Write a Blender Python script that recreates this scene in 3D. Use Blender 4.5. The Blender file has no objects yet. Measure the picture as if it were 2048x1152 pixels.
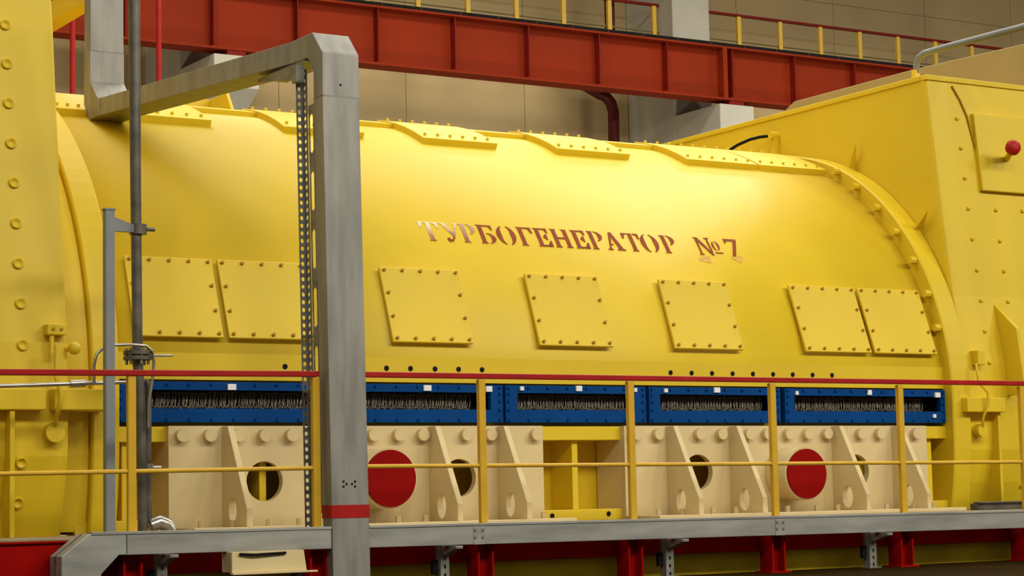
import bpy, bmesh, math, random
from mathutils import Vector, Matrix
from mathutils.geometry import tessellate_polygon
random.seed(7)
PI = math.pi
COL = bpy.context.scene.collection
SC = bpy.context.scene

# ------------------------------------------------------------------ camera frame
FPX = 4200.0                       # focal length in pixels of the 2048 wide frame
_dx = Vector((6900.0, 274.0, FPX)).normalized()
_up = Vector((-.021, -1.0, (.021*6900+274)/FPX)).normalized()
_up = (_up - _dx*_up.dot(_dx)).normalized()
_dy = _up.cross(_dx)
CAM = Vector((0, 0, .7))

def ray(x, y):
    v = Vector(((x-1024)/FPX, (y-576)/FPX, 1.0))
    return Vector((_dx.dot(v), _dy.dot(v), _up.dot(v)))
def onX(x, y, X): d = ray(x, y); return CAM + d*((X-CAM.x)/d.x)
def onY(x, y, Y): d = ray(x, y); return CAM + d*((Y-CAM.y)/d.y)
def onZ(x, y, Z): d = ray(x, y); return CAM + d*((Z-CAM.z)/d.z)

def make_camera():
    cd = bpy.data.cameras.new('camera'); cd.sensor_width = 36; cd.lens = FPX/2048*36
    cd.clip_end = 300
    o = bpy.data.objects.new('camera', cd); COL.objects.link(o)
    right = Vector((_dx.x, _dy.x, _up.x)); down = Vector((_dx.y, _dy.y, _up.y)); fwd = Vector((_dx.z, _dy.z, _up.z))
    m = Matrix((right, -down, -fwd)).transposed().to_4x4(); m.translation = CAM
    o.matrix_world = m
    SC.camera = o
make_camera()

# ------------------------------------------------------------------ materials
def mat(name, base, rough=.45, metal=0.0, var=.08, scale=3.0, bump=.02, bscale=40, spec=.5, coat=0.0, dark=None, stretch=(1, 1, 1)):
    m = bpy.data.materials.new(name); m.use_nodes = True
    nt = m.node_tree; N = nt.nodes; L = nt.links
    b = N['Principled BSDF']
    b.inputs['Metallic'].default_value = metal
    b.inputs['Specular IOR Level'].default_value = spec
    b.inputs['Coat Weight'].default_value = coat
    b.inputs['Coat Roughness'].default_value = .25
    tc = N.new('ShaderNodeTexCoord'); mp = N.new('ShaderNodeMapping'); mp.inputs['Scale'].default_value = stretch
    L.new(tc.outputs['Object'], mp.inputs['Vector'])
    nz = N.new('ShaderNodeTexNoise'); nz.inputs['Scale'].default_value = scale; nz.inputs['Detail'].default_value = 6
    L.new(mp.outputs['Vector'], nz.inputs['Vector'])
    cr = N.new('ShaderNodeValToRGB')
    lo = dark if dark else tuple(c*(1-var*2) for c in base)
    hi = tuple(min(1, c*(1+var)) for c in base)
    cr.color_ramp.elements[0].position = .3; cr.color_ramp.elements[1].position = .7
    cr.color_ramp.elements[0].color = (*lo, 1); cr.color_ramp.elements[1].color = (*hi, 1)
    L.new(nz.outputs['Fac'], cr.inputs['Fac']); L.new(cr.outputs['Color'], b.inputs['Base Color'])
    mr = N.new('ShaderNodeMapRange'); mr.inputs['To Min'].default_value = max(0, rough-.08); mr.inputs['To Max'].default_value = min(1, rough+.08)
    L.new(nz.outputs['Fac'], mr.inputs['Value']); L.new(mr.outputs['Result'], b.inputs['Roughness'])
    if bump > 0:
        n2 = N.new('ShaderNodeTexNoise'); n2.inputs['Scale'].default_value = bscale; n2.inputs['Detail'].default_value = 3
        L.new(mp.outputs['Vector'], n2.inputs['Vector'])
        bp = N.new('ShaderNodeBump'); bp.inputs['Strength'].default_value = bump*4; bp.inputs['Distance'].default_value = .01
        L.new(n2.outputs['Fac'], bp.inputs['Height']); L.new(bp.outputs['Normal'], b.inputs['Normal'])
    return m

M = dict(
    yellow=mat('yellow_gloss_paint', (.70, .49, .012), .5, var=.03, scale=1.2, bump=.006, bscale=8, spec=.4),
    yellow_rail=mat('rail_yellow_paint', (.62, .36, .02), .45, var=.06, scale=5, spec=.3),
    yellow_dark=mat('ochre_primer', (.42, .22, .012), .6, var=.06, scale=2, spec=.2),
    cream=mat('cream_paint', (.67, .53, .27), .42, var=.05, scale=2.0, bump=.006, spec=.45),
    red=mat('signal_red_paint', (.36, .009, .006), .45, var=.1, scale=4, spec=.2),
    redcap=mat('dark_red_paint', (.26, .003, .002), .5, var=.05, scale=4, spec=.06),
    deckred=mat('deep_red_paint', (.28, .002, .001), .6, var=.12, scale=3, spec=.04),
    girder=mat('orange_red_paint', (.26, .022, .002), .7, var=.07, scale=.6, bump=.005, spec=.15),
    girder_dark=mat('dark_red_edge', (.20, .010, .004), .6, var=.08, spec=.15),
    maroon=mat('maroon_pipe_paint', (.10, .010, .008), .5, var=.15, spec=.2),
    blue=mat('blue_gloss_paint', (.001, .050, .21), .45, var=.08, scale=3, spec=.08),
    galv=mat('galvanised_sheet', (.29, .275, .24), .5, metal=.35, var=.14, scale=5, bump=.006, stretch=(2.2, 2.2, .35)),
    galvh=mat('galvanised_sheet_horizontal', (.33, .325, .29), .5, metal=.35, var=.14, scale=5, bump=.006, stretch=(.35, 2.2, 2.2)),
    galvd=mat('galvanised_strut', (.25, .24, .21), .5, metal=.45, var=.2, scale=9),
    greypaint=mat('grey_paint', (.20, .215, .22), .5, var=.06),
    pipe=mat('old_steel_pipe', (.13, .115, .09), .45, metal=.4, var=.2, scale=8),
    steel=mat('bright_steel', (.42, .39, .35), .3, metal=.9, var=.1, scale=10),
    tin=mat('coil_wire', (.20, .165, .12), .5, metal=.45, var=.3, scale=30),
    black=mat('black_rubber', (.012, .011, .010), .8, var=.2, spec=.1),
    label=mat('white_label', (.80, .79, .78), .5, var=.02),
    letter=mat('red_stencil_paint', (.27, .05, .012), .6, var=.12, scale=12, spec=.15),
    smudge=mat('faded_brown_paint', (.66, .36, .04), .6, var=.15, scale=20),
    tan=mat('tan_paint', (.34, .25, .10), .65, var=.05, scale=1, spec=.2),
    wall=mat('hall_wall_plaster', (.42, .30, .135), .85, var=.1, scale=.35, bump=.01, bscale=6),
    concrete=mat('pale_concrete', (.55, .51, .41), .8, var=.05, scale=1),
    floor=mat('ochre_painted_floor', (.020, .010, .001), .85, var=.18, scale=1.5, spec=.02),
    ochre=mat('ochre_painted_masonry', (.85, .60, .03), .7, var=.14, scale=2.5, spec=.1),
    deck=mat('deck_plate_paint', (.30, .22, .12), .6, var=.15, scale=4),
    rod=mat('olive_rod', (.22, .17, .06), .6),
    railyellow=mat('walkway_yellow', (.80, .50, .05), .5, var=.04),
)

# ------------------------------------------------------------------ mesh builder
class MB:
    def __init__(s): s.v = []; s.f = []; s.smooth = []
    def add(s, vs, fs, smooth=False):
        n = len(s.v); s.v += [Vector(p) for p in vs]
        for f in fs: s.f.append([n+i for i in f]); s.smooth.append(smooth)
        return s
    def box(s, x0, y0, z0, x1, y1, z1):
        v = [(x, y, z) for z in (z0, z1) for y in (y0, y1) for x in (x0, x1)]
        return s.add(v, [(0, 2, 3, 1), (4, 5, 7, 6), (0, 1, 5, 4), (2, 6, 7, 3), (0, 4, 6, 2), (1, 3, 7, 5)])
    def hexa(s, a, b):       # two quads, matching order
        return s.add(list(a)+list(b), [(3, 2, 1, 0), (4, 5, 6, 7)]+[(i, (i+1) % 4, 4+(i+1) % 4, 4+i) for i in range(4)])
    def loft(s, loops, cap=True, smooth=False):
        n = len(loops[0]); vs = [p for l in loops for p in l]; fs = []
        for k in range(len(loops)-1):
            for i in range(n):
                j = (i+1) % n
                fs.append((k*n+i, k*n+j, (k+1)*n+j, (k+1)*n+i))
        s.add(vs, fs, smooth)
        if cap:
            s.add(loops[0], [tuple(reversed(range(n)))]); s.add(loops[-1], [tuple(range(n))])
        return s
    def prism(s, poly, vec, holes=()):
        """polygon (3D, planar) with holes, extruded along vec"""
        vec = Vector(vec)
        loops = [[Vector(p) for p in poly]]+[[Vector(p) for p in h] for h in holes]
        flat = [p for l in loops for p in l]
        tris = tessellate_polygon(loops)
        n = len(flat)
        vs = flat+[p+vec for p in flat]
        fs = [tuple(t) for t in tris]+[tuple(n+i for i in reversed(t)) for t in tris]
        k = 0
        for l in loops:
            for i in range(len(l)):
                j = (i+1) % len(l)
                fs.append((k+i, k+j, n+k+j, n+k+i))
            k += len(l)
        return s.add(vs, fs)
    def tube(s, pts, r, n=12, smooth=True, radii=None):
        pts = [Vector(p) for p in pts]
        loops = []
        prev = None
        for i, p in enumerate(pts):
            if i == 0: t = pts[1]-pts[0]
            elif i == len(pts)-1: t = pts[-1]-pts[-2]
            else: t = (pts[i+1]-p).normalized()+(p-pts[i-1]).normalized()
            t = t.normalized()
            if prev is None:
                a = Vector((0, 0, 1)) if abs(t.z) < .9 else Vector((1, 0, 0))
                u = t.cross(a).normalized()
            else:
                u = (prev - t*prev.dot(t)).normalized()
            prev = u; w = t.cross(u)
            rr = radii[i] if radii else r
            loops.append([p+u*rr*math.cos(2*PI*k/n)+w*rr*math.sin(2*PI*k/n) for k in range(n)])
        return s.loft(loops, True, smooth)
    def cyl(s, a, b, r, n=20, smooth=True): return s.tube([a, b], r, n, smooth)
    def ball(s, c, r, sq=(1, 1, 1), n=12):
        c = Vector(c); loops = []
        for i in range(1, n):
            th = PI*i/n
            loops.append([c+Vector((r*sq[0]*math.sin(th)*math.cos(2*PI*k/n), r*sq[1]*math.sin(th)*math.sin(2*PI*k/n), r*sq[2]*math.cos(th))) for k in range(n)])
        return s.loft(loops, True, True)
    def build(s, name, m, parent=None, bevel=0, base=None):
        """links ONE mesh object; vertices are given in world space"""
        off = parent_world(parent) if parent else Vector((0, 0, 0))
        if base is not None: off2 = Vector(base)
        elif parent is None:
            xs = [p.x for p in s.v]; ys = [p.y for p in s.v]; zs = [p.z for p in s.v]
            off2 = Vector(((min(xs)+max(xs))/2, (min(ys)+max(ys))/2, min(zs)))
        else: off2 = sum(s.v, Vector())/len(s.v)
        me = bpy.data.meshes.new(name)
        me.from_pydata([p-off2 for p in s.v], [], s.f)
        me.polygons.foreach_set('use_smooth', s.smooth)
        bm = bmesh.new(); bm.from_mesh(me); bmesh.ops.recalc_face_normals(bm, faces=bm.faces)
        bm.to_mesh(me); bm.free()
        me.materials.append(M[m] if isinstance(m, str) else m)
        o = bpy.data.objects.new(name, me); COL.objects.link(o)
        WORLD[o.name] = off2
        if parent: o.parent = parent
        o.location = off2-off
        if bevel:
            bv = o.modifiers.new('bevel', 'BEVEL'); bv.width = bevel; bv.segments = 2; bv.limit_method = 'ANGLE'; bv.angle_limit = .6
        return o
WORLD = {}
def parent_world(o): return WORLD[o.name]

def thing(name, label, cat, loc, group=None):
    o = bpy.data.objects.new(name, None); COL.objects.link(o); o.empty_display_size = .1
    o.location = loc; WORLD[o.name] = Vector(loc)
    return tag(o, label, cat, group)
def tag(o, label=None, cat=None, group=None, kind=None):
    if label: o['label'] = label
    if cat: o['category'] = cat
    if group: o['group'] = group
    if kind: o['kind'] = kind
    return o
def copy_part(src, parent, world):
    c = src.copy(); COL.objects.link(c); c.parent = parent
    world = Vector(world); WORLD[c.name] = world
    c.location = world-parent_world(parent)
    return c
class Repeat:
    """first call builds the part, later calls copy it (shared mesh)"""
    def __init__(s, fn): s.fn = fn; s.src = None; s.w = None
    def put(s, parent, world, rot=None):
        if s.src is None:
            s.src = s.fn(parent, Vector(world)); o = s.src
        else: o = copy_part(s.src, parent, world)
        if rot is not None: o.rotation_euler = rot
        return o
def bolt_at(name, m, r, h, n=6, dirv=(0, -1, 0), dome=False):
    def fn(parent, w):
        mb = MB(); d = Vector(dirv).normalized()
        if dome: mb.tube([w-d*.005, w+d*h*.6, w+d*h*.9, w+d*h], r, 14, True, [r, r, r*.75, r*.3])
        else: mb.tube([w-d*.005, w+d*h], r, n, False)
        return mb.build(name, m, parent, base=w)
    return Repeat(fn)
def circle(c, r, n, ax='y', ry=None):
    c = Vector(c); ry = ry or r; out = []
    for k in range(n):
        a, b = r*math.cos(2*PI*k/n), ry*math.sin(2*PI*k/n)
        out.append(c+(Vector((a, 0, b)) if ax == 'y' else Vector((0, a, b)) if ax == 'x' else Vector((a, b, 0))))
    return out

# ------------------------------------------------------------------ setting
FZ = .085                                                   # floor level
o = MB().add([(-8, -6, FZ), (48, -6, FZ), (48, 41.7, FZ), (-8, 41.7, FZ)], [(0, 1, 2, 3)]).build('floor', 'floor', base=(0, 0, FZ)); tag(o, 'dark ochre painted floor of the turbine hall', 'floor', kind='structure')
wb = MB()
WY = 41.7
for i in range(-2, 16):                                     # wall of big precast panels with open joints
    x0 = -6+i*3.2
    for z0, z1 in ((FZ, 2.9), (2.92, 5.9), (5.92, 8.95), (8.97, 10.6), (10.62, 13.4), (13.42, 17.0)):
        wb.box(x0, WY, z0, x0+3.185, WY+.3, z1)
wb.box(-12.4, WY+.02, FZ, 45, WY+.4, 17)
o = wb.build('wall_back', 'wall', bevel=0); tag(o, 'beige brown wall of large panels at the back of the hall', 'wall', kind='structure')

# ------------------------------------------------------------------ generator
CY_, CZ_, CR = 17.308, 1.192, 2.957
def cas(t, r=CR): return CY_+r*math.sin(t), CZ_+r*math.cos(t)
def cyl_hit(x, y, r=CR):
    d = ray(x, y); a = d.y**2+d.z**2; b = d.y*(CAM.y-CY_)+d.z*(CAM.z-CZ_); c = (CAM.y-CY_)**2+(CAM.z-CZ_)**2-r*r
    return CAM+d*((-b-math.sqrt(max(0, b*b-a*c)))/a)
T0 = -math.acos((1.81-CZ_)/CR)
gen = thing('turbogenerator', 'big yellow barrel shaped turbine generator casing with red lettering', 'generator', (9.4, 17.3, .5))
prof = [(14.80, .5), (14.80, 1.275), (14.62, 1.275), (14.62, 1.612), (14.42, 1.612), (14.42, 1.81)]
NT = 64
arc = [cas(T0+(1.36-T0)*k/NT) for k in range(1, NT+1)]
prof_all = prof+arc+[(20.19, 1.6), (19.8, .5)]
mb = MB()
XA, XB = 5.1, 13.6
nP = len(prof_all)
vs = [(X, y, z) for X in (XA, XB) for (y, z) in prof_all]
for i in range(nP):
    j = (i+1) % nP
    sm = (5 <= i < 5+NT)
    mb.f.append([i, j, nP+j, nP+i]); mb.smooth.append(sm)
mb.v = [Vector(p) for p in vs]
mb.f.append(list(range(nP))); mb.smooth.append(False); mb.f.append(list(reversed(range(nP, 2*nP)))); mb.smooth.append(False)
casing = mb.build('casing', 'yellow', gen)
# raised weld seam plates near the right end and the left hatches
sb = MB()
for X, w in ((12.615, .03), (6.312, .03)):
    pts = [(X, *cas(T0+.005+.035*k, CR+.006)) for k in range(2)]
    pass
# lower frame
fr = MB(); fr.box(5.15, 14.42, 1.155, 13.5, 14.85, 1.268); fr.build('frame_flange', 'yellow', gen, .006)
fr = MB(); fr.box(5.15, 14.42, .5, 13.5, 14.85, .592); bf = fr.build('frame_flange', 'yellow', gen, .006)
for X in (5.55, 6.635, 7.95, 9.43, 11.1, 12.5, 13.3):
    MB().box(X-.028, 14.47, .592, X+.028, 14.81, 1.155).build('frame_rib', 'yellow', gen, .004)
# end rings
def ring_r(t):
    d = Vector((math.sin(t), math.cos(t))); o_ = Vector((CY_-16.92, CZ_-1.498)); b = o_.dot(d); c = o_.length_squared-2.623**2
    return max(-b+math.sqrt(b*b-c), CR+.05)
def ring(x0, x1, extra=0, tlo=-1.80, thi=1.0, name='end_ring'):
    loops = []
    n = 60
    for X in (x0, x0+.012, x1-.012, x1):
        e = extra-(.012 if X in (x0, x1) else 0)
        outer = []
        for k in range(n+1):
            t = tlo+(thi-tlo)*k/n; r = ring_r(t)+e
            outer.append(Vector((X, CY_+r*math.sin(t), max(.5, CZ_+r*math.cos(t)))))
        inner = [Vector((X, CY_+.82*CR*math.sin(t), max(.5, CZ_+.82*CR*math.cos(t)))) for t in (thi, 0, -.8, tlo)]
        loops.append(outer+inner)
    return MB().loft(loops, False).prism(loops[0], (.001, 0, 0)).prism(loops[-1], (-.001, 0, 0)).build(name, 'yellow', gen)
rr = ring(13.461, 13.68)
rl = ring(5.24, 5.445)
ring(5.012, 5.24, -.05, name='end_collar')
rb = bolt_at('ring_bolt', 'yellow', .034, .06, 8, (-1, 0, 0))
for p in ((1676, 344), (1715, 374), (1757, 416), (1795, 464), (1829, 521), (1858, 588), (1878, 656)):
    w = onX(*p, 13.455); rb.put(rr, w)
for p in ((1700, 312), (1838, 438)):                       # gusset plates behind the ring
    w = onX(*p, 13.60)
    n_ = Vector((0, w.y-CY_, w.z-CZ_)).normalized(); tt = Vector((0, -n_.z, n_.y))
    MB().prism([w-n_*.10-Vector((.0, 0, 0)), w+n_*.15, w-n_*.10+Vector((.09, 0, 0)), ], tt*.03).build('ring_gusset', 'yellow', rr)

# inspection covers (flat plates on stubs, hexagon bolts round the edge)
HX = [(5.595, 6.29), (6.335, 7.06), (7.717, 8.44), (9.066, 9.785), (10.415, 11.14), (11.833, 12.585), (12.628, 13.37)]
def facing(z0, z1, off):
    """plane through the chord between heights z0..z1: returns fn(u 0..1 up, d out) -> (Y,Z)"""
    t0 = -math.acos((z0-CZ_)/CR); t1 = -math.acos((z1-CZ_)/CR)
    a = Vector(cas(t0)); b = Vector(cas(t1)); n = Vector((-(b-a).y, (b-a).x)); n = n.normalized()
    if n.x > 0: n = -n
    return (lambda u, d: a+(b-a)*u+n*d), n
fc, fn_ = facing(1.905, 2.515, 0)
cb = bolt_at('cover_bolt', 'yellow_dark', .0135, .020, 6, (0, fn_.x, fn_.y))
for x0, x1 in HX:
    mb = MB()
    def q(x, u, d): p = fc(u, d); return Vector((x, p.x, p.y))
    mb.hexa([q(x0+.02, .03, -.03), q(x1-.02, .03, -.03), q(x1-.02, .97, -.03), q(x0+.02, .97, -.03)], [q(x0+.02, .03, .035), q(x1-.02, .03, .035), q(x1-.02, .97, .035), q(x0+.02, .97, .035)])
    mb.hexa([q(x0, 0, .035), q(x1, 0, .035), q(x1, 1, .035), q(x0, 1, .035)], [q(x0, 0, .062), q(x1, 0, .062), q(x1, 1, .062), q(x0, 1, .062)])
    cv = mb.build('inspection_cover', 'yellow', gen, .005)
    us = [(a, e) for e in (.045, .955) for a in (.05, .275, .5, .725, .95)]+[(e, b) for e in (.05, .95) for b in (.335, .65)]
    for a, b in us:
        cb.put(cv, q(x0+(x1-x0)*a, b, .062))
# top covers near the crown
TX = [(5.5, 6.07), (6.10, 6.86), (7.52, 8.28), (8.86, 9.62), (10.26, 11.06), (11.72, 12.56), (12.59, 13.42)]
tb = bolt_at('cover_bolt', 'yellow', .014, .02, 6, (0, -.35, .94))
for x0, x1 in TX:
    loops = []
    for t in (-.485, -.42, -.36, -.30, -.24, -.18):
        r0, r1 = CR-.02, CR+.055
        (ya, za), (yb, zb) = cas(t, r0), cas(t, r1)
        loops.append([Vector((x0, ya, za)), Vector((x1, ya, za)), Vector((x1, yb, zb)), Vector((x0, yb, zb))])
    cv = MB().loft(loops).build('crown_cover', 'yellow', gen, .006)
    for t in ((-.455,) if x0 < 6.5 else (-.455, -.21)):
        for k in range(6):
            tb.put(cv, (x0+.06+(x1-x0-.12)*k/5, *cas(t, CR+.055)))
rg = MB(); loops = []
for t in (-.285, -.25, -.2, -.15):
    (ya, za), (yb, zb) = cas(t, CR-.02), cas(t, CR+.04)
    loops.append([Vector((5.45, ya, za)), Vector((13.46, ya, za)), Vector((13.46, yb, zb)), Vector((5.45, yb, zb))])
rg.loft(loops).build('crown_ridge', 'yellow', gen, .006)
# dark screw holes in the skirt
hb = bolt_at('screw_hole', 'black', .021, .004, 12)
for X in (6.804, 7.671, 7.883, 8.103, 8.317, 8.533, 10.382, 10.601, 10.817, 11.037, 11.257, 11.479, 11.697, 11.92, 12.142):
    hb.put(gen, (X, 14.42, 1.72))
for X, z in ((9.166, .545), (9.716, .55)): hb.put(gen, (X, 14.42, z))

# lettering: stencil serif capitals laid on the barrel
def arcpts(cx, cy, rx, ry, a0, a1, n=10): return [(cx+rx*math.cos(math.radians(a0+(a1-a0)*k/n)), cy+ry*math.sin(math.radians(a0+(a1-a0)*k/n))) for k in range(n+1)]
def cres(cx, cy, rx, ry, th, a0, a1, thin=.25):          # crescent stroke thick in the middle
    n = 10; out = arcpts(cx, cy, rx, ry, a0, a1, n); inn = []
    for k in range(n+1):
        a = a0+(a1-a0)*k/n; f = thin+(1-thin)*math.sin(PI*k/n)
        ca, sa = math.cos(math.radians(a)), math.sin(math.radians(a))
        inn.append((cx+(rx-th*f)*ca, cy+(ry-th*f*.4)*sa))
    return out+inn[::-1]
def stem(x, w=.19, serif=.07, y0=0, y1=1): return [(x-serif, y0), (x+w+serif, y0), (x+w, y0+.09), (x+w, y1-.07), (x+w+serif*.4, y1), (x-serif, y1), (x, y1-.07), (x, y0+.09)]
def R_(x0, y0, x1, y1): return [(x0, y0), (x1, y0), (x1, y1), (x0, y1)]
G = {
 'Т': [stem(.28), [(-.07, 1), (.19, 1), (.19, .93), (.07, .90), (.02, .70), (-.07, .70)], [(.55, 1), (.82, 1), (.82, .70), (.73, .70), (.68, .90), (.55, .93)]],
 'У': [[(-.05, 1), (.22, 1), (.22, .94), (.50, .42), (.42, .28), (.02, .94), (-.05, .94)], [(.62, 1), (.82, 1), (.82, .94), (.74, .92), (.50, .25), (.36, .02), (.16, -.02), (.08, .10), (.12, .20), (.22, .20), (.26, .10), (.36, .16), (.46, .40), (.64, .92), (.62, .94)]],
 'Р': [stem(.05), cres(.30, .72, .40, .28, .22, -75, 85)],
 'Б': [stem(.05), R_(.24, .92, .62, 1.0), [(.62, 1), (.72, 1), (.72, .74), (.66, .74), (.56, .92), (.62, .92)], cres(.34, .28, .42, .28, .22, -80, 85)],
 'О': [cres(.46, .5, .46, .52, .24, 105, 255), cres(.46, .5, .46, .52, .24, -75, 75)],
 'Г': [stem(.05), R_(.24, .92, .60, 1.0), [(.58, 1), (.70, 1), (.72, .68), (.64, .68), (.54, .92)]],
 'Е': [stem(.05), R_(.24, .92, .56, 1.0), [(.54, 1), (.66, 1), (.66, .74), (.60, .74), (.50, .92)], R_(.24, 0, .62, .09), [(.50, .09), (.62, .32), (.70, .32), (.70, 0), (.55, 0)], [(.36, .52), (.46, .66), (.56, .68), (.56, .36), (.46, .40)]],
 'Н': [stem(.05), stem(.60), R_(.24, .46, .60, .55)],
 'А': [[(.0, 0), (.24, 0), (.24, .07), (.17, .08), (.38, .80), (.32, 1.0), (.08, .08), (.0, .07)], [(.36, 1.0), (.46, 1.0), (.78, .08), (.88, .07), (.88, 0), (.48, 0), (.48, .07), (.56, .08), (.34, .85)], R_(.24, .28, .36, .34)],
 'N': [R_(.02, 0, .11, .86), R_(-.05, 0, .18, .06), [(-.05, 1), (.18, 1), (.74, .0), (.62, 0), (.0, .95)], R_(.63, .14, .72, 1), R_(.55, .94, .80, 1)],
 'º': [cres(.22, .55, .20, .28, .11, 100, 260), cres(.22, .55, .20, .28, .11, -80, 80), R_(.06, .12, .46, .18)],
 '7': [[(0, 1), (.70, 1), (.70, .9), (.30, 0), (.12, 0), (.50, .87), (.12, .87), (.06, .74), (0, .74)]],
}
ZB = 2.795; LH = .205; LW = .2
TB = math.acos((ZB-CZ_)/CR)
LET = [('Т', 865.7, .375), ('У', 894, .05), ('Р', 935, .145), ('Б', 970, .145), ('О', 1019, .46), ('Г', 1051, .145), ('Е', 1085, .145), ('Н', 1119, .145), ('Е', 1160, .145), ('Р', 1193, .145), ('А', 1223, .12), ('Т', 1273, .375), ('О', 1309, .50), ('Р', 1339, .145), ('N', 1406, .07), ('º', 1443, .28), ('7', 1470, .21)]
def base_y(x): return 478+(x-866)*(515-478)/(1470-866)
def pale_top(lo, hi):  # stencil red mixed to a pale tone towards the letter top
    m = mat('pale_top_stencil_paint', (.27, .05, .012), .6, var=.12, scale=12, spec=.15)
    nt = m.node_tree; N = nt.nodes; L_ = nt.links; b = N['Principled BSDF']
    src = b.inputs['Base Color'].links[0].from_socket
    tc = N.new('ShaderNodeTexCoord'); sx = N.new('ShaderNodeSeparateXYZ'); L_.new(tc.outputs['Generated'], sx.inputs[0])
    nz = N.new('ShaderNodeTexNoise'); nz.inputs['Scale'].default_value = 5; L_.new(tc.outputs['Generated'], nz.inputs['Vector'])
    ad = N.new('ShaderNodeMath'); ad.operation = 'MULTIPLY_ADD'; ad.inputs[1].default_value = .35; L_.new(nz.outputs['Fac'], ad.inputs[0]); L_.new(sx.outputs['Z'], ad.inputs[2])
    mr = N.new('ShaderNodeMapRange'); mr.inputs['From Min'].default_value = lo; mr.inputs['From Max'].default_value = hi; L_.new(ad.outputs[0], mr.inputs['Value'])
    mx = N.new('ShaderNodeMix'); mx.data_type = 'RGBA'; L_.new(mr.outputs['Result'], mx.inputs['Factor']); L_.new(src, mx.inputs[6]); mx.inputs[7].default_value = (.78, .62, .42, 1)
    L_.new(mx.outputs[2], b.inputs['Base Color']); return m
PALE_TOP = [pale_top(.25, 1.05), pale_top(.45, 1.2), pale_top(.1, 2.4)]
for ch, px, anchor in LET:
    X0 = cyl_hit(px, base_y(px)).x-anchor*LW
    mb = MB()
    for poly in G[ch]:
        # subdivide long edges so the paint follows the barrel, then lift it 3 mm
        pts = []
        for i in range(len(poly)):
            a, b = Vector(poly[i]), Vector(poly[(i+1) % len(poly)]); n = max(1, int((b-a).length/.12))
            pts += [a+(b-a)*k/n for k in range(n)]
        def on(p, lift):
            t = -(TB-p.y*LH/CR); y, z = cas(t, CR+lift); return Vector((X0+p.x*LW, y, z))
        P3 = [Vector((p.x, p.y, 0)) for p in pts]
        tris = tessellate_polygon([P3]); n = len(pts)
        mb.add([on(p, .004) for p in pts]+[on(p, -.03) for p in pts], [tuple(t) for t in tris]+[(i, (i+1) % n, n+(i+1) % n, n+i) for i in range(n)])
    mb.build('letter', {0: PALE_TOP[0], 1: PALE_TOP[1], 2: PALE_TOP[2]}.get(LET.index((ch, px, anchor)), 'letter'), gen)
for px, py, w in ((1412, 519, .13), (1476, 518, .12)):     # brown smears under the last characters
    c = cyl_hit(px, py); t = -math.acos((c.z-CZ_)/CR); mb = MB(); n = 14; pts = []
    for k in range(n):
        a = 2*PI*k/n; rr_ = 1+.25*math.sin(3*a+px)
        y, z = cas(t+.012*rr_*math.sin(a), CR+.002); pts.append((c.x+w*.5*rr_*math.cos(a), y, z))
    y, z = cas(t, CR+.0025)
    mb.add(pts+[(c.x, y, z)], [(k, (k+1) % n, n) for k in range(n)]).build('paint_smear', 'smudge', gen)
# lifting bracket on the crown
mb = MB()
p0 = onY(372, 187, 16.75); p1 = onY(458, 186, 16.75)
zb = 3.98
mb.box(p0.x, 16.72, 4.02, p1.x, 17.1, 4.07)
mb.prism([(p1.x, 16.55, zb), (p1.x, 17.15, zb), (p1.x, 17.15, p1.z), (p1.x, 16.75, p1.z)], (-.03, 0, 0))
mb.prism([(p0.x, 17.1, 4.03), (p1.x, 17.1, 4.03), (p1.x, 17.1, p1.z), (p0.x+.1, 17.1, p1.z)], (0, .03, 0))
mb.box(p0.x+.3, 16.6, zb, p1.x, 17.1, 4.03)
tag(mb.build('lifting_bracket', 'yellow', bevel=.004), 'yellow angled lifting bracket on top of the barrel under the sloping grey duct', 'bracket')
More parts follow.
